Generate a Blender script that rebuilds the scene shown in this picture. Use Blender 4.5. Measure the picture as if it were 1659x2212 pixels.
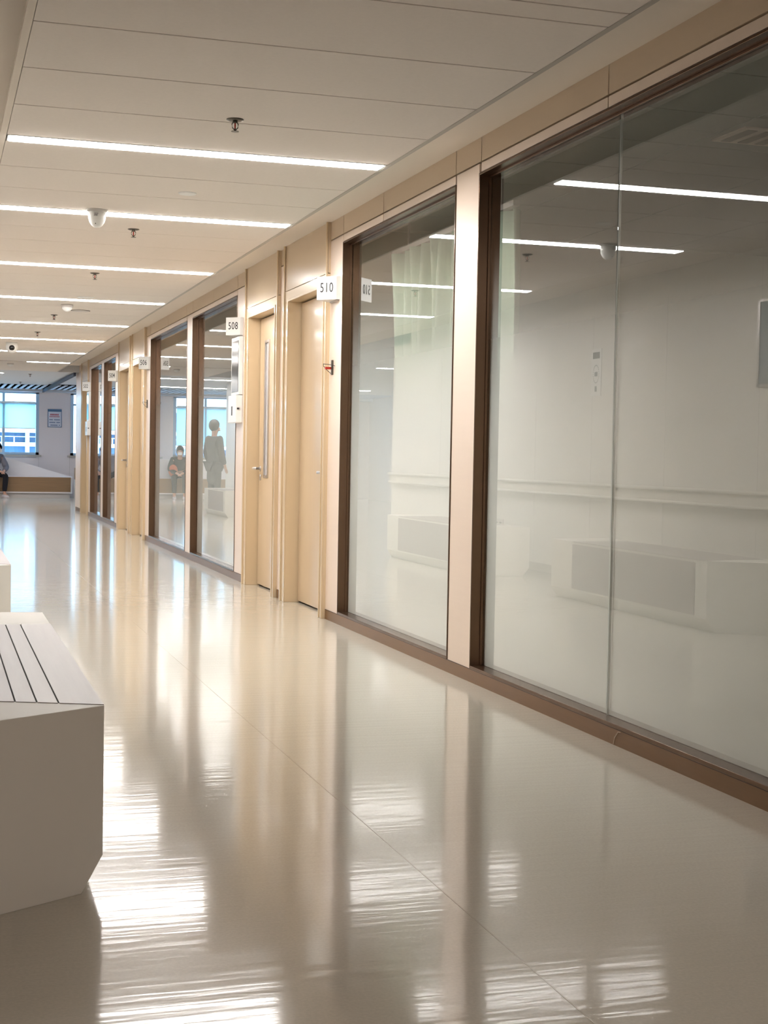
import bpy, bmesh, math, random
from mathutils import Vector, Matrix
random.seed(7)
C = bpy.context.scene.collection
S = bpy.context.scene
for o in list(bpy.data.objects): bpy.data.objects.remove(o)

# ---------------------------------------------------------------- camera, world, lights, exposure
cam = bpy.data.objects.new('camera', bpy.data.cameras.new('camera')); C.objects.link(cam)
R_ = Vector((0.95465152, -0.29718949, 0.01785707)); U_ = Vector((-0.00559595, 0.0420567, 0.99909955)); F_ = Vector((0.2976729, 0.95389184, -0.03848643))
M = Matrix((R_, U_, -F_)).transposed().to_4x4(); M.translation = Vector((-2.5563, 0, 1.115))
cam.matrix_world = M
cam.data.sensor_fit = 'VERTICAL'; cam.data.sensor_height = 24; cam.data.lens = 3119.5/2212*24
cam.data.clip_start = 0.05; cam.data.clip_end = 300
S.camera = cam
S.view_settings.view_transform = 'Standard'; S.view_settings.look = 'None'
S.view_settings.exposure = 1.48; S.view_settings.gamma = 1; S.view_settings.use_curve_mapping = False
EMIT = 24.0          # ceiling strip lamps
DAY = 3.2            # daylight
w = bpy.data.worlds.new('world'); S.world = w; w.use_nodes = True
w.node_tree.nodes['Background'].inputs[0].default_value = (0.50, 0.78, 1.0, 1)
w.node_tree.nodes['Background'].inputs[1].default_value = DAY

# ---------------------------------------------------------------- materials
def srgb(r, g, b):
    f = lambda c: (c/12.92 if c <= .04045 else ((c+.055)/1.055)**2.4)
    return (f(r/255), f(g/255), f(b/255), 1)
MATS = {}
def mat(name, col, rough=.5, metal=0, spec=.5, coat=0, coat_rough=.05, noise=None, bump=None, emit=None, ior=1.5):
    m = bpy.data.materials.new(name); m.use_nodes = True; N = m.node_tree.nodes; L = m.node_tree.links
    p = N['Principled BSDF']; c = srgb(*col)
    p.inputs['Base Color'].default_value = c; p.inputs['Roughness'].default_value = rough
    p.inputs['Metallic'].default_value = metal; p.inputs['Specular IOR Level'].default_value = spec
    p.inputs['Coat Weight'].default_value = coat; p.inputs['Coat Roughness'].default_value = coat_rough
    p.inputs['IOR'].default_value = ior
    tc = N.new('ShaderNodeNewGeometry')
    if noise:      # (scale vector, amount, detail)
        mp = N.new('ShaderNodeMapping'); mp.inputs['Scale'].default_value = noise[0]; L.new(tc.outputs['Position'], mp.inputs[0])
        n = N.new('ShaderNodeTexNoise'); n.inputs['Scale'].default_value = 1; n.inputs['Detail'].default_value = noise[2]; L.new(mp.outputs[0], n.inputs[0])
        mx = N.new('ShaderNodeMix'); mx.data_type = 'RGBA'; L.new(n.outputs['Fac'], mx.inputs[0])
        a = noise[1]; mx.inputs[6].default_value = tuple(v*(1-a) for v in c[:3])+(1,); mx.inputs[7].default_value = tuple(min(1, v*(1+a)) for v in c[:3])+(1,)
        L.new(mx.outputs[2], p.inputs['Base Color'])
    if bump:       # (scale vector, strength, distance)
        mp = N.new('ShaderNodeMapping'); mp.inputs['Scale'].default_value = bump[0]; L.new(tc.outputs['Position'], mp.inputs[0])
        n = N.new('ShaderNodeTexNoise'); n.inputs['Scale'].default_value = 1; n.inputs['Detail'].default_value = 2; L.new(mp.outputs[0], n.inputs[0])
        b = N.new('ShaderNodeBump'); b.inputs['Strength'].default_value = bump[1]; b.inputs['Distance'].default_value = bump[2]
        L.new(n.outputs['Fac'], b.inputs['Height']); L.new(b.outputs[0], p.inputs['Normal'])
        if coat: L.new(b.outputs[0], p.inputs['Coat Normal'])
    if emit:
        p.inputs['Emission Color'].default_value = emit[0]+(1,); p.inputs['Emission Strength'].default_value = emit[1]
    MATS[name] = m; return m

floor_m = mat('vinyl_floor', (198, 192, 180), rough=.115, spec=.42, noise=((120, 120, 120), .12, 6), bump=((2.4, 27, 1), .34, .0017), coat=.22, coat_rough=.05)
plank_m = mat('ceiling_plank', (228, 220, 213), rough=.8, noise=((60, 60, 60), .04, 4))
gyps_m = mat('white_gypsum', (228, 219, 208), rough=.75)
gyps2_m = mat('lobby_gypsum', (205, 208, 214), rough=.8)
trimw_m = mat('ceiling_trim', (176, 170, 162), rough=.5)
dark_m = mat('dark_gap', (20, 17, 15), rough=.9)
panel_m = mat('wall_panel', (232, 213, 197), rough=.38, noise=((3, 3, 60), .02, 3), coat=.15, coat_rough=.25)
fascia_m = mat('fascia_panel_shaded', (214, 194, 170), rough=.4, noise=((3, 3, 60), .02, 3))  # wall panel colour darkened for the shade above the plank edge
bronze_m = mat('bronze_metal', (104, 80, 62), rough=.24, metal=.8, noise=((300, 300, 300), .03, 2))
kick_m = mat('bronze_kick', (122, 88, 54), rough=.34, metal=.2, noise=((60, 4, 60), .10, 4))
door_m = mat('door_laminate', (210, 186, 154), rough=.38, coat=.3, coat_rough=.12, noise=((70, 70, 1.2), .06, 5))
frame_m = mat('door_frame_laminate', (214, 192, 158), rough=.3, coat=.5, coat_rough=.08)
over_m = mat('door_overpanel', (208, 186, 156), rough=.28, coat=.6, coat_rough=.06)
white_m = mat('white_solid', (220, 216, 209), rough=.5, spec=.42, noise=((1.5, 1.5, 1.5), .02, 2))
whitep_m = mat('white_plastic', (232, 232, 230), rough=.35)
greyp_m = mat('grey_plastic', (196, 190, 186), rough=.45)
woodt_m = mat('glare_pale_wood', (148, 136, 133), rough=.45, spec=.3, coat=.12, coat_rough=.2, noise=((60, 2.2, 60), .10, 6), bump=((45, 3, 45), .12, .002))  # pale tone stands in for ceiling glare on browner wood
woodb_m = mat('brown_wood', (146, 114, 80), rough=.45, noise=((2.5, 2.5, 60), .22, 8))
chrome_m = mat('brushed_chrome', (206, 202, 200), rough=.28, metal=1)
steel_m = mat('dark_steel', (96, 90, 82), rough=.35, metal=.9)
red_m = mat('red_glass', (176, 40, 30), rough=.2)
black_m = mat('black_gloss', (14, 15, 18), rough=.12, spec=.6)
ink_m = mat('sign_ink', (34, 34, 38), rough=.6)
wall_m = mat('left_wall_laminate', (226, 222, 216), rough=.4)
endw_m = mat('lobby_wall', (226, 216, 216), rough=.6)
rail_m = mat('handrail_vinyl', (216, 210, 200), rough=.4)
room_m = mat('room_wall', (176, 178, 172), rough=.8)
curtain_m = mat('curtain_cloth', (206, 224, 204), rough=.9, noise=((90, 90, 2), .08, 4))
blue_m = mat('blue_board', (70, 104, 138), rough=.5)
paper_m = mat('poster_paper', (206, 208, 218), rough=.6)
redink_m = mat('red_ink', (176, 78, 92), rough=.6)
blueink_m = mat('blue_ink', (74, 98, 140), rough=.6)
winframe_m = mat('window_frame_pale', (168, 196, 220), rough=.4)
blind_m = bpy.data.materials.new('roller_blind'); blind_m.use_nodes = True
N = blind_m.node_tree.nodes; L = blind_m.node_tree.links; N.remove(N['Principled BSDF'])
d = N.new('ShaderNodeBsdfDiffuse'); t = N.new('ShaderNodeBsdfTranslucent'); mx = N.new('ShaderNodeMixShader')
d.inputs[0].default_value = srgb(226, 238, 240); t.inputs[0].default_value = srgb(214, 238, 240); mx.inputs[0].default_value = .7
L.new(d.outputs[0], mx.inputs[1]); L.new(t.outputs[0], mx.inputs[2]); L.new(mx.outputs[0], N['Material Output'].inputs[0])
facade_m = mat('facade_white', (196, 206, 212), rough=.7)
facadeg_m = mat('facade_glass', (52, 88, 122), rough=.25)
louv_m = mat('louver_slat', (196, 204, 222), rough=.5)
louvb_m = mat('louver_void', (6, 7, 12), rough=.9)
beam_m = mat('dark_beam', (58, 60, 78), rough=.6)
light_m = mat('lamp_diffuser', (255, 255, 255), rough=.5, emit=((1.0, .965, .93), EMIT))
skin_m = mat('skin', (206, 160, 138), rough=.5)
hair_m = mat('black_hair', (24, 20, 22), rough=.5)
greyc_m = mat('grey_jacket', (120, 118, 128), rough=.9, noise=((25, 25, 25), .15, 3))
darkc_m = mat('dark_coat', (38, 38, 44), rough=.9)
pants_m = mat('black_trousers', (26, 26, 34), rough=.9)
shoe_m = mat('white_shoe', (214, 206, 208), rough=.6)
orange_m = mat('orange_cloth', (190, 96, 60), rough=.8)

def glass_mat(name, tint, f0, gain=1.0):
    m = bpy.data.materials.new(name); m.use_nodes = True; N = m.node_tree.nodes; L = m.node_tree.links; N.remove(N['Principled BSDF'])
    tr = N.new('ShaderNodeBsdfTransparent'); tr.inputs[0].default_value = tint
    gl = N.new('ShaderNodeBsdfGlossy'); gl.inputs['Roughness'].default_value = 0.0; gl.inputs[0].default_value = (1, 1, 1, 1)
    fr = N.new('ShaderNodeFresnel'); fr.inputs[0].default_value = f0
    ge = N.new('ShaderNodeNewGeometry'); inv = N.new('ShaderNodeMath'); inv.operation = 'SUBTRACT'; inv.inputs[0].default_value = 1; L.new(ge.outputs['Backfacing'], inv.inputs[1])
    a = N.new('ShaderNodeMath'); a.operation = 'MULTIPLY'; L.new(fr.outputs[0], a.inputs[0]); L.new(inv.outputs[0], a.inputs[1])
    b = N.new('ShaderNodeMath'); b.operation = 'MULTIPLY'; b.use_clamp = True; L.new(a.outputs[0], b.inputs[0]); b.inputs[1].default_value = gain
    mx = N.new('ShaderNodeMixShader'); L.new(b.outputs[0], mx.inputs[0]); L.new(tr.outputs[0], mx.inputs[1]); L.new(gl.outputs[0], mx.inputs[2])
    L.new(mx.outputs[0], N['Material Output'].inputs[0]); return m
glass_m = glass_mat('partition_glass', (.962, .972, .968, 1), 1.52, 1.7)
wglass_m = glass_mat('window_glass', (.93, .97, 1, 1), 1.45)
film_m = bpy.data.materials.new('privacy_film'); film_m.use_nodes = True
N = film_m.node_tree.nodes; L = film_m.node_tree.links; N.remove(N['Principled BSDF'])
g = N.new('ShaderNodeNewGeometry'); sp = N.new('ShaderNodeSeparateXYZ'); L.new(g.outputs['Position'], sp.inputs[0])
mr = N.new('ShaderNodeMapRange'); mr.interpolation_type = 'SMOOTHSTEP'; L.new(sp.outputs[2], mr.inputs[0])
mr.inputs[1].default_value = .75; mr.inputs[2].default_value = 2.2; mr.inputs[3].default_value = 1; mr.inputs[4].default_value = 0
tr = N.new('ShaderNodeBsdfTransparent'); df = N.new('ShaderNodeBsdfDiffuse'); df.inputs[0].default_value = srgb(243, 245, 243)
mx = N.new('ShaderNodeMixShader'); L.new(mr.outputs[0], mx.inputs[0]); L.new(tr.outputs[0], mx.inputs[1]); L.new(df.outputs[0], mx.inputs[2]); L.new(mx.outputs[0], N['Material Output'].inputs[0])

# ---------------------------------------------------------------- helpers
class MB:
    def __init__(s): s.bm = bmesh.new()
    def box(s, x0, x1, y0, y1, z0, z1):
        v = [s.bm.verts.new(p) for p in ((x0,y0,z0),(x1,y0,z0),(x1,y1,z0),(x0,y1,z0),(x0,y0,z1),(x1,y0,z1),(x1,y1,z1),(x0,y1,z1))]
        for f in ((0,3,2,1),(4,5,6,7),(0,1,5,4),(1,2,6,5),(2,3,7,6),(3,0,4,7)): s.bm.faces.new([v[i] for i in f])
        return s
    def prism(s, poly, z0, z1):            # vertical prism from an xy polygon
        a = [s.bm.verts.new((x, y, z0)) for x, y in poly]; b = [s.bm.verts.new((x, y, z1)) for x, y in poly]; n = len(poly)
        s.bm.faces.new(a[::-1]); s.bm.faces.new(b)
        for i in range(n): s.bm.faces.new((a[i], a[(i+1)%n], b[(i+1)%n], b[i]))
        return s
    def loft(s, rings, cap=True):
        V = [[s.bm.verts.new(p) for p in r] for r in rings]; n = len(rings[0])
        for a, b in zip(V, V[1:]):
            for i in range(n): s.bm.faces.new((a[i], a[(i+1)%n], b[(i+1)%n], b[i]))
        if cap: s.bm.faces.new(V[0][::-1]); s.bm.faces.new(V[-1])
        return s
    def lathe(s, c, prof, n=24):           # prof: (radius, z) list
        rings = []
        for r, z in prof: rings.append([(c[0]+r*math.cos(2*math.pi*i/n), c[1]+r*math.sin(2*math.pi*i/n), c[2]+z) for i in range(n)])
        return s.loft(rings)
    def tube(s, pts, r, n=10):
        rings = []
        P = [Vector(p) for p in pts]
        for i, p in enumerate(P):
            d = (P[min(i+1, len(P)-1)]-P[max(i-1, 0)]).normalized()
            a = d.cross(Vector((0, 0, 1)));  a = a.normalized() if a.length > 1e-3 else Vector((1, 0, 0)); b = d.cross(a)
            rings.append([tuple(p+r*(math.cos(2*math.pi*k/n)*a+math.sin(2*math.pi*k/n)*b)) for k in range(n)])
        return s.loft(rings)
    def build(s, name, m, parent=None, bevel=0, smooth=False):
        bmesh.ops.recalc_face_normals(s.bm, faces=s.bm.faces)
        me = bpy.data.meshes.new(name); s.bm.to_mesh(me); s.bm.free()
        if smooth:
            for p in me.polygons: p.use_smooth = True
        o = bpy.data.objects.new(name, me); C.objects.link(o); me.materials.append(m)
        if parent: o.parent = parent; o.matrix_parent_inverse = Matrix.Translation(-parent.location)
        if bevel:
            b = o.modifiers.new('bevel', 'BEVEL'); b.width = bevel; b.segments = 2; b.limit_method = 'ANGLE'
        return o
def tag(o, label=None, cat=None, group=None, kind=None):
    for k, v in (('label', label), ('category', cat), ('group', group), ('kind', kind)):
        if v: o[k] = v
    return o
def thing(name, loc, label=None, cat=None, group=None, kind=None):
    o = bpy.data.objects.new(name, None); C.objects.link(o); o.location = loc; o.empty_display_size = .05
    return tag(o, label, cat, group, kind)
def struct(name, b, m, bevel=0): return tag(b.build(name, m, None, bevel), kind='structure')
def text_mesh(name, txt, size, mtx, m, parent, ext=.0006, narrow=.70):
    cu = bpy.data.curves.new(name, 'FONT'); cu.body = txt; cu.size = size; cu.align_x = 'CENTER'; cu.align_y = 'CENTER'; cu.extrude = ext; cu.offset = .0002; cu.space_character = 1.12; cu.resolution_u = 4
    t = bpy.data.objects.new('tmp', cu); C.objects.link(t)
    dg = bpy.context.evaluated_depsgraph_get(); me = bpy.data.meshes.new_from_object(t.evaluated_get(dg)); bpy.data.objects.remove(t)
    me.transform(mtx @ Matrix.Diagonal((narrow, 1, 1, 1))); me.materials.clear(); me.materials.append(m)
    o = bpy.data.objects.new(name, me); C.objects.link(o)
    o.parent = parent; o.matrix_parent_inverse = Matrix.Translation(-parent.location); return o

HC = 2.563; HW = 2.69; XW = -3.1; YE = 35.6; YC = 27.76

# ---------------------------------------------------------------- floor and ceiling
struct('floor', MB().box(-8, 4.2, -7, YE+.3, -.1, 0), floor_m)
struct('trim_1', MB().box(-1.303, -1.299, -7, 27, -.001, .0006), mat('floor_weld', (186, 179, 165), rough=.15))
struct('trim_2', MB().box(-3.1, 0, 21.0, 21.004, -.001, .0006), MATS['floor_weld'])

strips = [(6.92, 7.06), (8.905, 9.06), (11.545, 11.70), (14.10, 14.255), (16.83, 16.98), (19.31, 19.46), (21.83, 21.98), (24.33, 24.48)]
edges = [-7.0]
YS = -7.0
seq = []     # plank intervals
def fill(a, b, n):
    for i in range(n): seq.append((a+(b-a)*i/n, a+(b-a)*(i+1)/n))
fill(-7.0, 4.456-.155, 18); seq.append((4.301, 4.456)); fill(4.456, 6.92, 4); fill(7.06, 8.905, 3); fill(9.06, 11.545, 4); fill(11.70, 14.10, 4)
fill(14.255, 16.83, 4); fill(16.98, 19.31, 4); fill(19.46, 21.83, 4); fill(21.98, 24.33, 4); fill(24.48, 27.26, 4)
b = MB()
for a, c in seq: b.box(-2.2445, -.4103, a+.0045, c-.0045, HC, HC+.02)
struct('ceiling', b, plank_m, .0015)
struct('ceiling', MB().box(-2.245, -.41, -7, 27.26, HC+.06, HW-.002), mat('ceiling_void', (30, 26, 23), rough=.9))
b = MB().box(-.41, .0, -7, YC, HW, HW+.1).box(XW, -2.245, -7, 18.2, HW, HW+.1).box(XW, -2.245, 18.2, 27.3, HW, HW+.1); struct('ceiling', b, gyps_m)
struct('trim_3', MB().box(-.41, -.388, -7, 27.26, HC-.002, HC+.02).box(-.392, -.388, -7, 27.26, HC+.02, HW), trimw_m)
struct('trim_4', MB().box(-2.275, -2.247, -7, 27.26, HC-.001, HC+.015).box(-2.255, -2.247, -7, 27.26, HC+.015, HW), gyps_m)
# lobby ceiling beyond the planks
struct('ceiling', MB().box(-8, -.16, 27.26, 32.9, HC, HC+.15).box(-.16, 4.2, 27.9, 32.9, HC+.02, HC+.15).box(-.16, 0, 27.26, 27.9, HC, HC+.15), gyps2_m)
struct('ceiling', MB().box(-8, XW, 17.5, 27.26, HC, HC+.15), gyps2_m)
b = MB()
x = -7.9
while x < 4.0:
    if not (-.2 < x < -.02): b.box(x, x+.066, 32.92, 35.3, HC-.005, HC+.01)
    x += .145
tag(b.build('slatted_ceiling', louv_m), kind='structure'); bpy.data.objects['slatted_ceiling'].name = 'trim_5'
struct('trim_6', MB().box(-8, 4.2, 32.9, YE, HC+.2, HC+.3).box(-8, 4.2, 32.89, 32.9, HC+.01, HC+.2).box(-8, 4.2, 35.3, 35.31, HC+.01, HC+.2), louvb_m)
struct('trim_7', MB().box(-8, 4.2, 35.3, YE, HC-.06, HC+.12), gyps2_m)
struct('trim_8', MB().box(-.10, -.055, 27.3, YE, 2.50, 2.562), beam_m)

# ---------------------------------------------------------------- right wall
DU = [(9.50, 10.76, '510'), (10.97, 12.19, '508'), (18.36, 19.60, '506'), (19.81, 21.09, '504'), (25.42, 26.56, '502')]
WN = [(3.85, 6.71), (7.04, 9.19), (12.65, 14.97), (15.30, 18.00), (21.63, 23.15), (23.50, 25.10)]
g = .0045
def seg(b, y0, y1, z0, z1): b.box(0, .04, y0+g, y1-g, z0+g, z1-g)
pil = [(0.9, 3.85), (6.71, 7.04), (9.19, 9.52), (10.75, 10.99), (12.18, 12.65), (14.97, 15.30), (18.0, 18.37), (19.59, 19.82), (21.08, 21.63), (23.15, 23.50), (25.10, 25.43), (26.55, YC)]
b = MB()
for a, c in pil: seg(b, a, c, .062, 2.567)
seg(b, -7, .9, .062, 2.567)
struct('wall_right', b, panel_m)
b = MB()
runs = [[-7, -4, -1, 2, 3.85, 5.291, 6.69, 7.05, 8.31, 9.19, 9.52], [10.75, 10.99], [12.18, 12.64, 13.8, 14.97, 15.35, 16.62, 18.0, 18.37], [19.59, 19.82], [21.08, 21.6, 22.4, 23.15, 23.5, 24.3, 25.1, 25.43], [26.55, YC]]
for r in runs:
    for a, c in zip(r, r[1:]): seg(b, a, c, 2.567, HW+.03)
struct('wall_right', b, fascia_m)
b = MB()
for r in runs:
    for a, c in zip(r, r[1:]):
        for (w0, w1) in WN:
            a2, c2 = max(a, w0), min(c, w1)
            if c2-a2 > .02: seg(b, a2, c2, 2.515, 2.567)
struct('wall_right', b, panel_m)
b = MB()                                         # dark backing behind the panel joints
spans = [(-7, 3.85)]+[p for p in pil[1:]]
for a, c in spans: b.box(.03, .10, a+.006, c-.006, .0, 2.52)
for r in runs: b.box(.03, .10, r[0]+.006, r[-1]-.006, 2.522, HW+.03)
struct('wall_right', b, mat('joint_brown', (24, 14, 9), rough=.8))
b = MB()
for a, c in [(-7, 9.53), (10.77, 10.96), (12.20, 18.34), (19.61, 19.80), (21.10, 25.41), (26.57, YC)]: b.box(-.003, .03, a, c, 0, .064)
struct('baseboard_right', b, kick_m)
struct('trim_9', MB().box(-.0035, .001, 1.0, 9.53, .0635, .066), mat('kick_edge', (60, 42, 30), rough=.6))
struct('trim_10', MB().tube([(-.006, 5.04, .060), (-.006, 5.06, .058), (-.006, 5.09, .03), (-.006, 5.1, .004)], .0016, 6), mat('cord_pale', (206, 186, 166), rough=.6))

WLAB = ['dark bronze framed frosted glass partition nearest the camera', 'frosted glass partition with a curtain behind it', 'frosted glass partition beside door 508', 'frosted glass partition before door 506', 'narrow frosted partition beside door 504', 'narrow frosted partition nearest door 502']
for i, (a, c) in enumerate(WN):
    t = thing('window_%d' % (i+1), (0, a, 0), WLAB[i], 'window', None, 'structure')
    zb, zt = .066, 2.515
    f = MB()
    f.box(-.004, .11, a, a+.010, zb, zt).box(-.004, .11, c-.010, c, zb, zt).box(-.004, .11, a+.010, c-.010, zt-.010, zt).box(-.004, .11, a+.010, c-.010, zb, zb+.016)
    # glazing beads around the pane
    for x0, x1 in ((.046, .058),):
        f.box(x0, x1, a+.010, a+.016, zb+.016, zt-.010).box(x0, x1, c-.016, c-.010, zb+.016, zt-.010).box(x0, x1, a+.010, c-.010, zt-.020, zt-.010)
    f.build('frame', bronze_m, t, .0012)
    panes = [(a, 5.292), (5.294, c)] if i == 0 else [(a, c)]
    for (p0, p1) in panes:
        MB().box(.060, .068, p0+.012, p1-.012 if i else (p1 if p1 < 5.3 else p1-.012), zb+.016, zt-.012).build('pane', glass_m, t)
    if i == 0:
        MB().box(.059, .069, 5.2922, 5.2938, zb+.016, zt-.012).build('silicone_seam', mat('seam_grey', (196, 202, 198), rough=.3), t)
    MB().box(.071, .073, a+.012, c-.012, zb+.016, zt-.2).build('privacy_film', film_m, t)

# doors
def door(n, y0, y1, kind):
    t = thing('door_%d' % n, (0, y0, 0), None, None, None, 'structure')
    oa, ob = y0+.10, y1-.14; zt = 2.262
    f = MB()
    f.box(-.020, .10, y0, oa, 0, zt).box(-.020, .10, ob, y1, 0, zt).box(-.020, .10, y0, y1, zt, 2.345)
    # raised outer edge moulding and inner bead
    f.box(-.032, -.020, y0, y0+.022, 0, HW).box(-.032, -.020, y1-.022, y1, 0, HW)
    f.box(-.028, -.020, oa-.018, oa, 0, zt+.018).box(-.028, -.020, ob, ob+.018, 0, zt+.018).box(-.028, -.020, oa, ob, zt, zt+.018)
    f.build('frame', frame_m, t, .002)
    MB().box(-.018, .09, y0+.001, y1-.001, 2.349, HW+.02).build('overpanel', over_m, t, .002)
    lf = MB()
    if kind == 'A':
        ga, gb = ob-.36, ob-.215; za, zc = .93, 2.05
        lf.box(.080, .125, oa+.004, ga, .014, zt-.010).box(.080, .125, gb, ob-.013, .014, zt-.010).box(.080, .125, ga, gb, .012, za).box(.080, .125, ga, gb, zc, zt-.010)
        leaf = lf.build('leaf', door_m, t)
        MB().box(.072, .082, ga-.012, ga+.012, za-.012, zc+.012).box(.072, .082, gb-.012, gb+.014, za-.012, zc+.012).box(.072, .082, ga+.006, gb-.006, za-.012, za+.01).box(.072, .082, ga+.006, gb-.006, zc-.01, zc+.012).build('vision_panel_frame', chrome_m, leaf)
        MB().box(.084, .090, ga+.001, gb-.001, za+.001, zc-.001).build('vision_panel', mat('vision_glare_%d' % n, (206, 204, 206), rough=.15, spec=.8), leaf)  # opaque pale grey stands in for light reflected in the glass
    else:
        leaf = lf.box(.080, .125, oa+.004, ob-.013, .014, zt-.010).build('leaf', door_m, t)
    MB().box(.126, .13, oa-.02, ob+.02, 0, zt+.02).build('rebate', dark_m, t)
    yh = ob-.075 if kind == 'A' else oa+.07
    s = -1 if kind == 'A' else 1
    h = MB().lathe((0, 0, 0), [(.001, 0), (.024, 0), (.024, .006), (.001, .006)], 16)
    bmesh.ops.rotate(h.bm, verts=h.bm.verts, cent=(0, 0, 0), matrix=Matrix.Rotation(-math.pi/2, 3, 'Y')); bmesh.ops.translate(h.bm, verts=h.bm.verts, vec=(.079, yh, .995))
    h.tube([(.078, yh, .995), (.022, yh, .995), (.012, yh+s*.014, .995), (.010, yh+s*.13, .995)], .011, 12)
    h.box(.073, .080, yh-.02, yh+.02, .895, .945)
    h.build('handle', chrome_m, leaf, smooth=True)
    if kind == 'B':
        MB().box(.07, .08, 10.05 if n == 1 else y0+.7, 10.065 if n == 1 else y0+.715, .98, .995).build('latch_pin', chrome_m, t)
for i, (a, c, nm) in enumerate(DU): door(i+1, a, c, 'A' if nm in ('508', '504') else 'B')

# ---------------------------------------------------------------- hidden rooms behind the glass
struct('wall_room', MB().box(3.6, 3.7, -1, YC, 0, 2.9).box(.13, 3.6, -1.1, -1, 0, 2.9).box(.14, 3.6, 9.3, 9.4, 0, 2.9).box(.13, 3.6, 12.3, 12.4, 0, 2.9).box(.13, 3.6, 18.3, 18.4, 0, 2.9).box(.13, 3.6, 21.2, 21.3, 0, 2.9), room_m)
b = MB()
y = -1.0
while y < YC-.2:
    x = .10
    while x < 3.6: b.box(x+.004, min(3.6, x+.76)-.004, y+.004, min(YC-.1, y+.6)-.004, 2.62, 2.64); x += .76
    y += .6
struct('ceiling_room', b, room_m)
struct('ceiling_room', MB().box(.10, 3.6, -1, YC-.1, 2.70, 2.8), MATS['ceiling_void'])
struct('floor_room', MB().box(.13, 3.6, -1, YC-.1, .0005, .004), mat('room_floor', (170, 165, 150), rough=.4))
v = thing('air_vent', (1.1, 5.9, 2.62), 'slotted ceiling air vent seen through the nearest glass partition', 'vent')
MB().box(.9, 1.3, 5.75, 6.05, 2.612, 2.619).build('frame', gyps_m, v)
for k in range(4): MB().box(.93+.09*k, .98+.09*k, 5.78, 6.02, 2.608, 2.611).build('slat', trimw_m, v)
# curtain behind the second partition
b = MB(); n = 150; top = []; bot = []
ya, yb = 7.15, 9.15
vv = [[], [], [], [], []]
for i in range(n+1):
    u = i/n
    for k, z in enumerate((2.44, 2.1, 1.5, .8, .06)):
        yy = ya+(yb-ya)*u; yy -= .10*max(0, (u-.6))*k
        xx = .36+.045*math.sin(u*70)+.018*math.sin(u*31+k)+.006*k*math.sin(u*23)
        vv[k].append(b.bm.verts.new((xx, yy, z)))
for k in range(4):
    for i in range(n): b.bm.faces.new((vv[k][i], vv[k][i+1], vv[k+1][i+1], vv[k+1][i]))
ct = thing('curtain', (.36, 8.15, 2.44), 'pale green pleated curtain hanging behind the second glass partition', 'curtain')
cl = b.build('cloth', curtain_m, ct, smooth=True); so = cl.modifiers.new('thickness', 'SOLIDIFY'); so.thickness = .003
MB().box(.34, .38, 7.1, 9.2, 2.445, 2.475).box(.355, .365, 7.3, 7.32, 2.475, 2.62).box(.355, .365, 8.9, 8.92, 2.475, 2.62).build('rail', greyp_m, ct)

# ---------------------------------------------------------------- left wall, end of corridor, lobby
b = MB()
js = [-7, -5, -3.6, -2.2, -.8, .6, 2.0, 3.4, 4.9, 6.4, 7.85, 9.32, 10.745, 12.145, 13.44, 14.85, 16.3, 18.2]
for a, c in zip(js, js[1:]): b.box(XW-.04, XW, a+.002, c-.002, .08, HW+.02)
struct('wall_left', b, wall_m)
struct('wall_left', MB().box(XW-.2, XW-.03, -7, 18.2, 0, HW+.1).box(XW-.2, XW, 27.3, 29.6, 0, HC).box(-8, XW-.2, 17.9, 18.2, 0, HC), wall_m)
struct('wall_left', MB().box(-8.2, -8, 17.9, YE, 0, HC+.1), endw_m)
struct('baseboard_left', MB().box(XW-.002, XW+.006, -7, 18.2, 0, .08), trimw_m)
hr = thing('handrail', (XW, 5, .84), 'double bead handrail running along the left wall, seen reflected in the glass', 'handrail')
MB().tube([(XW+.075, -6, .893), (XW+.075, 18.1, .893)], .017, 12).build('rail', rail_m, hr, smooth=True)
MB().tube([(XW+.07, -6, .785), (XW+.07, 18.1, .785)], .014, 12).build('rail', rail_m, hr, smooth=True)
MB().box(XW+.035, XW+.062, -6, 18.1, .79, .89).build('bumper', rail_m, hr)
for y in (3, 6, 9, 12, 15, 17.5): MB().box(XW, XW+.036, y, y+.05, .81, .87).build('bracket', greyp_m, hr)
struct('wall_back', MB().box(XW-.2, .13, -7.1, -7, 0, HW+.1), wall_m)
# lobby end wall with openings for the windows
ZW0, ZW1 = 1.0, 2.49
EW = [(-6.6, -5.0), (-4.55, -2.95), (-2.62, -.16), (.585, 2.4)]
b = MB(); b.box(-8.2, 4.4, YE, YE+.25, 0, ZW0).box(-8.2, 4.4, YE, YE+.25, ZW1, HC+.3)
xs = -8.2
for a, c in EW: b.box(xs, a, YE, YE+.25, ZW0, ZW1); xs = c
b.box(xs, 4.4, YE, YE+.25, ZW0, ZW1)
struct('wall_end', b, endw_m)
struct('trim_11', MB().box(-.163, -.158, YE-.002, YE, 0, .97).box(.57, .575, YE-.002, YE, 0, .97), trimw_m)
struct('wall_lobby', MB().box(.10, 4.2, YC-.05, YC+.05, 0, HC+.15).box(4.2, 4.4, YC, YE, 0, HC+.3), endw_m)
struct('trim_12', MB().box(-.002, .13, YC-.004, YC+.055, 0, HW), panel_m)
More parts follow.
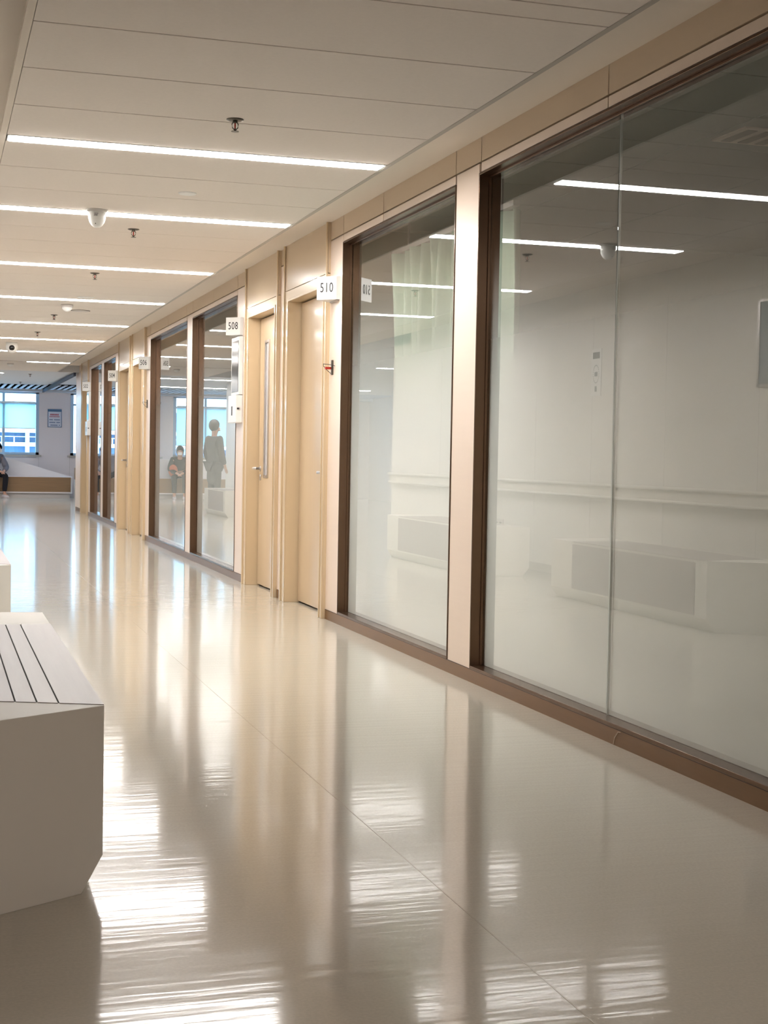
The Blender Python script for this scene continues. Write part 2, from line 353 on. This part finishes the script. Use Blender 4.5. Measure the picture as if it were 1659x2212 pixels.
for i, (a, c) in enumerate(EW):
    t = thing('window_%d' % (7+i), (a, YE, ZW0), None, None, None, 'structure')
    f = MB(); f.box(a, a+.07, YE-.01, YE+.1, ZW0, ZW1).box(c-.07, c, YE-.01, YE+.1, ZW0, ZW1).box(a, c, YE-.01, YE+.1, ZW0, ZW0+.06).box(a, c, YE-.01, YE+.1, ZW1-.03, ZW1).box(a, c, YE, YE+.08, 2.20, 2.25)
    k = 3 if c-a > 2 and a < 0 else 2
    for q in range(1, k):
        xm = a+(c-a)*q/k
        f.box(xm-.03, xm+.03, YE, YE+.08, ZW0, ZW1)
    f.build('frame', winframe_m, t)
    MB().box(a+.02, c-.02, YE+.05, YE+.056, ZW0+.02, ZW1-.02).build('pane', wglass_m, t)
    MB().box(a-.06, c+.06, YE-.09, YE+.02, ZW0-.045, ZW0).build('sill', trimw_m, t)
for i, (a, c) in enumerate(EW[:3]):
    t = thing('roller_blind', ((a+c)/2, YE+.02, 2.2), ['half lowered pale roller blind on the leftmost lobby window', 'half lowered pale roller blind on the middle lobby window', 'half lowered pale blue roller blind on the lobby window nearest the poster'][i], 'blind', 'roller blinds on the lobby windows')
    zb = (1.45, 1.3, 1.64)[i]
    MB().box(a+.08, c-.08, YE-.014, YE-.011, zb, 2.24).build('fabric', blind_m, t)
    MB().tube([(a+.08, YE-.03, 2.25), (c-.08, YE-.03, 2.25)], .022, 10).build('roller', whitep_m, t)
    MB().box(a+.08, c-.08, YE-.018, YE-.008, zb-.018, zb).build('bottom_bar', whitep_m, t)
# building across the street
bl = thing('building', (-2, 52, -6), 'white banded building with blue glazing seen through the lobby windows', 'building')
b = MB()
MB().box(-24, 24, 50.6, 56, -8, 2.6).build('wall', facadeg_m, bl)
for z in (-6.5, -3.2, -.2, 1.24, 1.70, 2.5): b.box(-24, 24, 50.2, 50.6, z, z+.13)
x = -24.41
while x < 24: b.box(x, x+.12, 50.1, 50.5, -8, 2.6); x += 1.55
b.build('facade_bands', facade_m, bl)
b = MB()
for k in range(120):
    b.box(-24+.4*k, -23.96+.4*k, 50.3, 50.34, 1.37, 1.56)
b.box(-24, 24, 50.3, 50.34, 1.55, 1.575).build('railing', facade_m, bl)

# ---------------------------------------------------------------- strip lamps
LW = ['nearest the camera', 'second from the camera, behind the dome detector', 'third from the camera', 'fourth from the camera', 'fifth from the camera', 'sixth from the camera', 'seventh from the camera, behind the camera dome', 'eighth and shortest, at the far end of the corridor']
def lamp(a, c, x0, x1, label, z=HC):
    t = thing('ceiling_light', ((x0+x1)/2, (a+c)/2, z), label, 'light', 'linear ceiling lights across the corridor')
    w = c-a
    MB().box(x0, x1, a+.002, a+.016, z-.002, z+.05).box(x0, x1, c-.016, c-.002, z-.002, z+.05).box(x0, x0+.01, a+.016, c-.016, z-.002, z+.05).box(x1-.01, x1, a+.016, c-.016, z-.002, z+.05).build('housing', whitep_m, t)
    MB().box(x0+.011, x1-.011, a+.017, c-.017, z-.005, z+.02).build('diffuser', light_m, t)
for i, (a, c) in enumerate(strips):
    lamp(a, c, -2.24 if i < 7 else -1.12, -.415, 'long glowing white linear ceiling light, '+LW[i])
for y in (-1.9, -4.6): lamp(y, y+.15, -2.24, -.415, 'added unseen fill light behind the camera')  # out-of-view lamps added to fill the bench end and near ceiling
lamp(2.0, 2.12, 1.6, 3.2, 'unseen linear light added to brighten the room behind the glass', 2.62)  # hidden lamp added to brighten the curtain and room ceiling
lamp(31.6, 31.75, -4.6, -1.7, 'added unseen fill light above the long lobby bench', HC-.012)  # off-frame lamp added to lift the lobby bench and end wall
lamp(28.0, 28.15, -3.2, -1.31, 'linear light on the lobby ceiling beyond the corridor', HC-.012)
lamp(30.5, 30.65, -6.5, -4.5, 'added unseen fill light deep in the lobby, left of the corridor', HC-.012)  # another off-frame lamp added for more light in the lobby
lamp(22.5, 22.65, -6.0, -4.2, 'added unseen light in the side bay left of the corridor', HC-.012)  # unseen lamp added beyond the left of the frame
lamp(30.2, 30.35, .9, 2.8, 'added unseen fill light right of the lobby beam', HC+.008)  # lamp hidden by the wall corner, added to brighten the lobby

# ---------------------------------------------------------------- sprinklers, detectors, cameras
def sprinkler(x, y, label, z=HC):
    t = thing('sprinkler', (x, y, z), label, 'sprinkler', 'pendent sprinklers along the ceiling centre')
    c = (x, y, z)
    MB().lathe(c, [(.038, 0), (.038, -.002), (.026, -.007), (.012, -.007)], 28).build('escutcheon', steel_m, t, smooth=True)
    f = MB().lathe(c, [(.011, -.005), (.011, -.014), (.009, -.016)], 14)
    for s in (-1, 1): f.tube([(x+s*.009, y, z-.012), (x+s*.014, y, z-.022), (x+s*.012, y, z-.036), (x+s*.003, y, z-.045)], .0022, 8)
    f.lathe(c, [(.005, -.041), (.005, -.051)], 10); fo = f.build('frame', steel_m, t, smooth=True)
    MB().lathe(c, [(.003, -.016), (.0035, -.026), (.003, -.041)], 10).build('bulb', red_m, fo, smooth=True)
    b = MB().lathe(c, [(.016, -.051), (.017, -.053)], 20); b.build('deflector', steel_m, fo)
SP = [(-1.318, 6.236, 'dark metal sprinkler in front of the nearest ceiling light'), (-1.325, 9.527, 'dark metal sprinkler just behind the dome detector'), (-1.315, 11.99, 'sprinkler just beyond the third ceiling light'),
      (-1.34, 15.85, 'sprinkler behind the round white detector and plate'), (-1.355, 18.24, 'sprinkler between the fifth and sixth ceiling lights'), (-.816, 28.39, 'sprinkler on the grey lobby ceiling'), (-.807, 31.8, 'small sprinkler next to the slatted ceiling')]
for x, y, l in SP: sprinkler(x, y, l)
t = thing('dome_detector', (-1.63, 8.86, HC), 'large white dome shaped detector hanging in front of the second ceiling light', 'detector')
c = (-1.63, 8.86, HC)
MB().lathe(c, [(.064, 0), (.064, -.006), (.055, -.012), (.050, -.014)], 36).build('base', greyp_m, t, smooth=True)
MB().lathe(c, [(.052, -.010), (.052, -.05), (.046, -.072), (.034, -.092), (.018, -.104), (.001, -.106)], 36).build('housing', whitep_m, t, smooth=True); dome = [o for o in t.children if o.name.startswith('housing')][0]
lb = MB()
for k, (y0, w0) in enumerate(((-.028, .05), (-.036, .035), (-.041, .042))):
    for q in range(8):
        if (q*7+k*3) % 5: 
            a = -math.pi/2-.2+w0*10*(q-4)/8; r = .0525
            x0 = c[0]+r*math.cos(a); yy = c[1]+r*math.sin(a); lb.box(x0-.0022, x0+.0022, yy-.001, yy+.0006, HC+y0-.0012, HC+y0+.0012)
lb.build('label_print', ink_m, dome)
MB().lathe((c[0]-.012, c[1]-.034, HC-.086), [(.003, -.003), (.003, .003)], 10).build('indicator', black_m, dome)
def detector(x, y, r, h, label):
    t = thing('smoke_detector', (x, y, HC), label, 'detector')
    MB().lathe((x, y, HC), [(r, 0), (r, -h*.3), (r*.96, -h*.35)], 28).build('base', greyp_m, t, smooth=True)
    MB().lathe((x, y, HC), [(r*.82, -h*.3), (r*.82, -h*.6), (r*.45, -h*.9), (r*.15, -h), (.001, -h)], 28).build('chamber', whitep_m, t, smooth=True)
detector(-1.304, 14.69, .06, .07, 'round white smoke detector above the flush plate, before the fifth light')
detector(-1.34, 25.1, .055, .05, 'round white smoke detector near the end of the plank ceiling')
def plate(x, y, r, label, dark=False):
    t = thing('ceiling_plate', (x, y, HC), label, 'plate', 'flush round ceiling plates')
    MB().lathe((x, y, HC), [(r, 0), (r, -.004), (r*.93, -.007), (r*.3, -.008), (.001, -.008)], 36).build('cover', whitep_m if not dark else greyp_m, t)
    if dark: MB().lathe((x, y, HC), [(r+.008, -.0005), (r+.008, -.002)], 36).build('dark_rim', dark_m, t)  # dark ring showing around the edge of the plate
plate(-1.215, 8.085, .05, 'small flush round plate between the first two ceiling lights')
plate(-1.20, 13.90, .085, 'flush round white plate just before the fourth ceiling light')
plate(-1.12, 15.25, .09, 'round white plate with a dark rim below the smoke detector', True)
t = thing('security_camera', (-1.561, 20.05, HC), 'white turret security camera with a black lens on the ceiling', 'camera')
MB().lathe((-1.561, 20.2, HC), [(.075, 0), (.075, -.02), (.06, -.03)], 28).build('base', whitep_m, t, smooth=True)
bm = MB(); bmesh.ops.create_uvsphere(bm.bm, u_segments=24, v_segments=16, radius=.082); bmesh.ops.translate(bm.bm, verts=bm.bm.verts, vec=(-1.561, 20.2, HC-.06)); hs = bm.build('housing', whitep_m, t, smooth=True)
bm = MB(); bmesh.ops.create_uvsphere(bm.bm, u_segments=20, v_segments=14, radius=.043); bmesh.ops.translate(bm.bm, verts=bm.bm.verts, vec=(-1.563, 20.150, HC-.072)); bm.build('lens', black_m, hs, smooth=True)

# ---------------------------------------------------------------- number signs (truncated prisms, two 45 degree faces)
def sign(y0, num, label, z0=2.147, z1=2.30):
    t = thing('room_sign', (0, y0+.105, z0), label, 'sign', 'room number signs projecting from the wall')
    MB().prism([(.0, y0), (-.026, y0), (-.13, y0+.104), (-.13, y0+.108), (-.026, y0+.212), (0, y0+.212)], z0, z1).build('body', whitep_m, t, .001); body = [o for o in t.children if o.name.startswith('body')][0]
    MB().box(-.02, 0, y0+.02, y0+.19, z0-.008, z0).build('bracket', greyp_m, t)
    zc = (z0+z1)/2; s = .70711
    def mtx(p, n):            # text plane with outward normal n, up = z
        n = Vector(n).normalized(); up = Vector((0, 0, 1)); r = up.cross(n)
        m = Matrix((r, up, n)).transposed().to_4x4(); m.translation = Vector(p)+n*.0007; return m
    c = (-.078, y0+.052, zc); text_mesh('number', num, .090, mtx(c, (-s, -s, 0)), ink_m, body)
    c = (-.078, y0+.160, zc); text_mesh('number', num, .090, mtx(c, (-s, s, 0)), ink_m, body)
sign(9.255, '510', 'white angled room number sign reading 510')
sign(12.395, '508', 'white angled room number sign reading 508')
sign(18.03, '506', 'white angled room number sign reading 506')
sign(21.36, '504', 'white angled room number sign reading 504')
sign(25.20, '502', 'white angled room number sign reading 502, farthest of the room signs')

# wall displays beside doors 508 and 502
def display(y0, label, lab2):
    t = thing('wall_display', (0, y0+.17, 1.6), label, 'display', 'glossy wall displays by the doors')
    MB().box(-.036, -.001, y0, y0+.34, 1.63, 2.135).build('casing', whitep_m, t, .003)
    MB().box(-.0385, -.036, y0+.03, y0+.31, 1.655, 2.10).build('screen', black_m, t)
    u = thing('card_dispenser', (0, y0+.17, 1.38), lab2, 'dispenser', 'white boxes under the wall displays')
    MB().box(-.06, -.001, y0, y0+.34, 1.385, 1.625).build('body', whitep_m, u, .004); ub = [o for o in u.children][0]
    MB().box(-.0615, -.06, y0+.15, y0+.19, 1.45, 1.53).build('slot', ink_m, ub)
    MB().box(-.05, -.03, y0-.008, y0, 1.50, 1.515).build('catch', ink_m, ub)
display(12.37, 'white framed glossy black display mounted under the 508 sign', 'white box with a dark slot below the 508 display')
display(25.12, 'white framed glossy display mounted under the 502 sign', 'white box with a dark slot below the 502 display')
# bare brackets with loose wires
def hook(y, z, label, red=True):
    t = thing('wire_bracket', (0, y, z), label, 'bracket', 'bare wall brackets with loose wires')
    MB().box(-.012, 0, y-.012, y+.012, z-.05, z+.05).build('plate', steel_m, t, .002)
    MB().tube([(-.008, y, z-.045), (-.03, y+.03, z-.02), (-.052, y+.05, z+.01), (-.055, y+.05, z+.025), (-.03, y, z+.02), (-.01, y-.05, z+.012), (-.008, y-.07, z+.008)], .0022, 8).build('wire', ink_m, t)
    if red: MB().box(-.05, -.012, y+.005, y+.03, z-.012, z+.004).build('connector', red_m, t)
hook(9.40, 1.705, 'metal bracket with loose wires and a red connector beside door 510')
hook(18.24, 1.72, 'metal bracket with looped wires beside door 506', False)

# items on the left wall (seen as reflections)
t = thing('information_plate', (XW, 12.06, 1.70), 'tall pale plate with an emblem on the left wall, reflected in the nearest partition', 'sign')
MB().box(XW, XW+.008, 11.96, 12.16, 1.70, 2.13).build('plate', whitep_m, t)
b = MB().box(XW+.008, XW+.009, 11.99, 12.13, 2.04, 2.10)
for k in range(24):
    a0 = 2*math.pi*k/24; b.box(XW+.008, XW+.0092, 12.06+.06*math.cos(a0)-.004, 12.06+.06*math.cos(a0)+.004, 1.90+.08*math.sin(a0)-.005, 1.90+.08*math.sin(a0)+.005)
b.box(XW+.008, XW+.0092, 12.03, 12.09, 1.88, 1.92).box(XW+.008, XW+.0092, 12.04, 12.08, 1.74, 1.79)
b.build('emblem', ink_m, t)
t = thing('wall_outlet', (XW, 14.36, .35), 'small pale outlet plate low on the left wall, reflected in the nearest partition', 'outlet')
MB().box(XW, XW+.008, 14.24, 14.50, .35, .47).build('plate', greyp_m, t); MB().box(XW+.008, XW+.009, 14.28, 14.34, .38, .44).build('socket', ink_m, t); MB().box(XW+.008, XW+.009, 14.4, 14.46, .38, .44).build('socket', ink_m, t)
t = thing('notice_board', (XW, 8.8, 1.7), 'dark blue framed notice board on the left wall, reflected at the right edge', 'board')
MB().box(XW, XW+.02, 8.3, 9.30, 1.69, 2.29).build('board', mat('board_dark', (84, 104, 122), rough=.4), t)
MB().box(XW, XW+.026, 9.30, 9.33, 1.67, 2.31).box(XW, XW+.026, 8.27, 8.3, 1.67, 2.31).box(XW, XW+.026, 8.3, 9.3, 2.29, 2.31).box(XW, XW+.026, 8.3, 9.3, 1.67, 1.69).build('frame', chrome_m, t)

# poster on the lobby end wall
t = thing('wall_poster', (.08, YE, 1.68), 'blue framed notice with red heading and lines of text on the lobby end wall', 'poster')
px0, px1, pz0, pz1 = .045, .375, 1.672, 2.106
MB().box(px0, px1, YE-.018, YE, pz0, pz1).build('frame', blue_m, t)
MB().box(px0+.014, px1-.014, YE-.020, YE-.018, pz0+.014, pz1-.06).build('sheet', paper_m, t)
b = MB()
for k in range(6): b.box(px0+.06+.034*k, px0+.085+.034*k, YE-.0215, YE-.020, pz1-.15, pz1-.11)
for k in range(7): b.box(px0+.045+.034*k, px0+.068+.034*k, YE-.0215, YE-.020, pz1-.19, pz1-.165)
b.build('heading', redink_m, t)
b = MB()
for r_ in range(3):
    for k in range(9):
        if (k*5+r_*3) % 7: b.box(px0+.04+.028*k, px0+.062+.028*k, YE-.0215, YE-.020, pz0+.04+.065*r_, pz0+.062+.065*r_)
b.build('text_lines', blueink_m, t)

# ---------------------------------------------------------------- benches
def bench(y0, ln, label):
    xr, xl = -2.14, -2.69
    t = thing('bench', ((xr+xl)/2, y0+ln/2, 0), label, 'bench', 'white faceted benches along the corridor')
    sk = lambda x: y0-.6*(xr-x)
    sf = lambda x: y0+ln+.15*(xr-x)
    ring = lambda fy: [(xr-.056, fy(xr-.056), 0), (xr, fy(xr), .087), (xr, fy(xr), .47), (xl, fy(xl), .47), (xl, fy(xl), .087), (xl+.056, fy(xl+.056), 0)]
    MB().loft([ring(sk), ring(sf)]).build('body', white_m, t, .0015)
    ye = y0+ln-.40
    xs = [xr, -2.249, -2.302, -2.355, -2.408, -2.461, -2.514, -2.567, xl+.06]
    b = MB(); g_ = .0022
    for a, c in zip(xs, xs[1:]):
        a_, c_ = (a-(g_ if a != xr else 0)), c+g_
        yn = lambda x: y0+.008+.40*(xr-x) if x > -2.4 else y0+.112
        b.prism([(a_, yn(a_)), (a_, ye), (c_, ye), (c_, yn(c_))], .466, .4717)
    b.build('seat_slats', woodt_m, t)
    MB().prism([(xr-.004, y0+.018), (xr-.004, ye-.006), (xl+.066, ye-.006), (xl+.066, y0+.120), (-2.4, y0+.120)], .4695, .4704).build('slat_gap', dark_m, t)
    MB().box(xr-.004, xr+.0025, y0+.15, ye, .10, .45).build('side_panel', woodt_m, t)
bench(3.69, 2.19, 'white faceted bench with a slatted wood top coloured pale for glare, nearest the camera')
bench(8.34, 2.48, 'white faceted bench cropped at the left edge, second from the camera')
bench(12.9, 2.4, 'third white faceted bench from the camera, left of the frame')
bench(24.7, 2.0, 'white faceted bench at the far end, seen reflected beside door 508')
# long bench with sloping back at the end of the lobby
t = thing('lobby_bench', (-1.5, 34.9, 0), 'long white lobby bench with brown wood front and a sloping white back', 'bench')
yb = 34.6
lw_m = mat('bench_laminate', (236, 230, 230), rough=.5)
MB().box(-4.4, .55, yb, yb+.5, .11, .495).build('body', lw_m, t, .004)
MB().box(-4.35, .50, yb+.05, yb+.45, 0, .11).build('plinth', greyp_m, t)
MB().box(-4.3, .515, yb-.008, yb+.001, .145, .487).build('front_panel', woodb_m, t)
b = MB(); v = [b.bm.verts.new(p) for p in ((.55, yb+.40, .50), (-1.0, yb+.42, .95), (-4.4, yb+.42, .95), (-4.4, yb+.42, .49), (.55, yb+.40, .49), (.55, yb+.62, .50), (-1.0, yb+.62, .95), (-4.4, yb+.62, .95), (-4.4, yb+.62, .49), (.55, yb+.62, .49))]
for f in ((0,1,2,3,4), (9,8,7,6,5), (0,5,6,1), (1,6,7,2), (2,7,8,3), (3,8,9,4), (4,9,5,0)): b.bm.faces.new([v[i] for i in f])
b.build('backrest', lw_m, t)
t = thing('waste_bin', (.62, 34.3, 0), 'narrow brown and grey bin at the right end of the lobby bench', 'bin')
MB().box(.57, .80, 34.2, 34.45, .0, .45).build('body', greyp_m, t, .004); MB().box(.575, .795, 34.205, 34.445, .45, .72).build('lid', woodb_m, t, .004)

# ---------------------------------------------------------------- people
def skin(name, J, E, m, parent, root=0, lvl=2):
    me = bpy.data.meshes.new(name); me.from_pydata([j[0] for j in J], E, []); o = bpy.data.objects.new(name, me); C.objects.link(o)
    o.modifiers.new('skin', 'SKIN')
    for i, j in enumerate(J):
        r = j[1]; me.skin_vertices[0].data[i].radius = r if isinstance(r, tuple) else (r, r)
    me.skin_vertices[0].data[root].use_root = True
    s = o.modifiers.new('sub', 'SUBSURF'); s.levels = lvl; s.render_levels = lvl
    dg = bpy.context.evaluated_depsgraph_get(); m2 = bpy.data.meshes.new_from_object(o.evaluated_get(dg)); bpy.data.objects.remove(o)
    for p in m2.polygons: p.use_smooth = True
    m2.materials.clear(); m2.materials.append(m)
    o = bpy.data.objects.new(name, m2); C.objects.link(o); o.parent = parent; return o
def ell(name, c, r, m, parent, cut=None):
    b = MB(); bmesh.ops.create_uvsphere(b.bm, u_segments=20, v_segments=14, radius=1)
    for v in b.bm.verts: v.co = Vector((v.co.x*r[0], v.co.y*r[1], v.co.z*r[2]))+Vector(c)
    if cut:
        bmesh.ops.bisect_plane(b.bm, geom=b.bm.verts[:]+b.bm.edges[:]+b.bm.faces[:], plane_co=cut[0], plane_no=cut[1], clear_outer=True)
    bmesh.ops.recalc_face_normals(b.bm, faces=b.bm.faces)
    me = bpy.data.meshes.new(name); b.bm.to_mesh(me); b.bm.free()
    for p in me.polygons: p.use_smooth = True
    o = bpy.data.objects.new(name, me); C.objects.link(o); me.materials.append(m); o.parent = parent; return o
def figure(loc, rz, pose, coat, label, trousers=pants_m, group=None, bag=None):
    t = thing('person', loc, label, 'person', group); t.rotation_euler = (0, 0, rz)
    # local frame: faces -y
    if pose == 'stand':
        pel, ch, nk, hd = (0, 0, .93), (0, .01, 1.28), (0, .01, 1.46), (0, -.01, 1.60)
        kn = [(s*.10, -.01, .50) for s in (-1, 1)]; an = [(s*.11, .02, .09) for s in (-1, 1)]
        sh = [(s*.18, .01, 1.40) for s in (-1, 1)]; el = [(s*.25, .02, 1.12) for s in (-1, 1)]; wr = [(s*.24, -.08, .88) for s in (-1, 1)]
    else:
        pel, ch, nk, hd = (0, 0, .63), (0, -.14, .87), (0, -.24, 1.00), (0, -.33, 1.10)
        kn = [(s*.13, -.46, .52) for s in (-1, 1)]; an = [(s*.12, -.42, .09) for s in (-1, 1)]
        sh = [(s*.18, -.18, .94) for s in (-1, 1)]; el = [(s*.24, -.30, .70) for s in (-1, 1)]; wr = [(s*.07, -.48, .62) for s in (-1, 1)]
    J = [(pel, (.15, .10)), (ch, (.15, .10)), (nk, .052), (hd, (.075, .09))]; E = [(0, 1), (1, 2), (2, 3)]
    up = tuple(a+b*.9 for a, b in zip(hd, (0, -.01, .09))); J.append((up, (.07, .08))); E.append((3, 4))
    for k in range(2):
        s = (-1, 1)[k]; n = len(J)
        hip = (s*.09, pel[1], pel[2]-.05)
        J += [(hip, .085), (kn[k], .058), (an[k], .038), ((an[k][0]+s*.01, an[k][1]-.13, .035), (.04, .03))]; E += [(0, n), (n, n+1), (n+1, n+2), (n+2, n+3)]
        n = len(J); J += [(sh[k], .055), (el[k], .042), (wr[k], .028)]; E += [(1, n), (n, n+1), (n+1, n+2)]
        hv = (Vector(wr[k])-Vector(el[k])).normalized(); side = Vector((0, 0, 1)).cross(hv)
        if side.length < .1: side = Vector((1, 0, 0))
        side.normalize(); palm = Vector(wr[k])+hv*.06; J.append((tuple(palm), (.034, .016))); E.append((n+2, n+3)); pi = n+3
        for q, (off, lnf) in enumerate(((-.03, .062), (-.01, .075), (.01, .07), (.03, .055))):
            m_ = len(J); a_ = palm+side*off+hv*.03; b_ = a_+hv*lnf*.5+Vector((0, 0, -.006)); c_ = b_+hv*lnf*.4+Vector((0, -.004, -.014))
            J += [(tuple(a_), .009), (tuple(b_), .0085), (tuple(c_), .007)]; E += [(pi, m_), (m_, m_+1), (m_+1, m_+2)]
        m_ = len(J); a_ = palm-side*s*.035-hv*.02; b_ = a_-side*s*.02+hv*.03; J += [(tuple(a_), .010), (tuple(b_), .009)]; E += [(pi, m_), (m_, m_+1)]
    skin('body', J, E, skin_m, t)
    # face details
    fx = Vector(hd)+Vector((0, -.085, .03))
    for s in (-1, 1): MB().lathe(tuple(fx+Vector((s*.03, -.004, .02))), [(.001, -.006), (.010, 0), (.001, .006)], 8).build('eye', ink_m, t).matrix_parent_inverse = Matrix.Identity(4)
    n_ = MB().loft([[(fx.x-.006, fx.y, fx.z+.02), (fx.x+.006, fx.y, fx.z+.02), (fx.x+.001, fx.y-.006, fx.z+.02)], [(fx.x-.014, fx.y, fx.z-.02), (fx.x+.014, fx.y, fx.z-.02), (fx.x, fx.y-.022, fx.z-.018)]]); n_.build('nose', skin_m, t).matrix_parent_inverse = Matrix.Identity(4)
    MB().box(fx.x-.05, fx.x+.05, fx.y-.016, fx.y+.01, fx.z-.075, fx.z-.005).build('face_mask', whitep_m, t, .008).matrix_parent_inverse = Matrix.Identity(4)
    # hair
    hc = Vector(hd)+Vector((0, .012, .055)); ell('hair', tuple(hc+Vector((0, .012, .012))), (.098, .118, .125), hair_m, t, ((0, hc.y-.062, hc.z+.01), (0, -1, -.55)))
    # coat
    lowz = pel[2]-(.46 if pose == 'stand' else .02)
    J = [(pel, (.175, .13)), (ch, (.185, .135)), (tuple(Vector(nk)+Vector((0, 0, -.03))), (.075, .07))]; E = [(0, 1), (1, 2)]
    if pose == 'stand': J.append(((0, .01, lowz), (.19, .13))); E.append((0, 3))
    for k in range(2):
        n = len(J); J += [(sh[k], .085), (el[k], .076), (tuple(Vector(wr[k])*.96+Vector(el[k])*.04), .048)]; E += [(1, n), (n, n+1), (n+1, n+2)]
    skin('coat', J, E, coat, t)
    J = [(pel, (.155, .115))]; E = []
    for k in range(2):
        s = (-1, 1)[k]; n = len(J); J += [((s*.095, pel[1], pel[2]-.06), .10), (kn[k], .073), (tuple(Vector(an[k])+Vector((0, 0, .04))), .055)]; E += [(0, n), (n, n+1), (n+1, n+2)]
    skin('trousers', J, E, trousers, t)
    for k in range(2):
        a = an[k]; b = MB()
        b.loft([[(a[0]+dx*w_, a[1]+dy, z) for dx, w_, dy in ((-1, .042, .06), (-1, .05, -.08), (-1, .03, -.17), (1, .03, -.17), (1, .05, -.08), (1, .042, .06))] for z in (.0, .035)]+[[(a[0]+dx*w_, a[1]+dy, .075) for dx, w_, dy in ((-1, .036, .05), (-1, .038, -.05), (-1, .02, -.10), (1, .02, -.10), (1, .038, -.05), (1, .036, .05))]])
        b.build('shoe', shoe_m, t, .008).matrix_parent_inverse = Matrix.Identity(4)
    if bag:
        ell('bag', (0.16, -.32, .68), (.11, .10, .15), bag, t)
    return t
figure((-1.30, 34.80, 0), math.radians(28), 'sit', greyc_m, 'person in a grey jacket bending forward on the lobby bench at the left edge')
figure((-3.0, 34.80, 0), math.radians(10), 'sit', darkc_m, 'person in a dark coat seated on the lobby bench, seen reflected beside door 506', bag=orange_m)
figure((-2.62, 28.3, 0), math.radians(-115), 'stand', darkc_m, 'person in a long dark coat standing, seen reflected in the glass beside door 508')
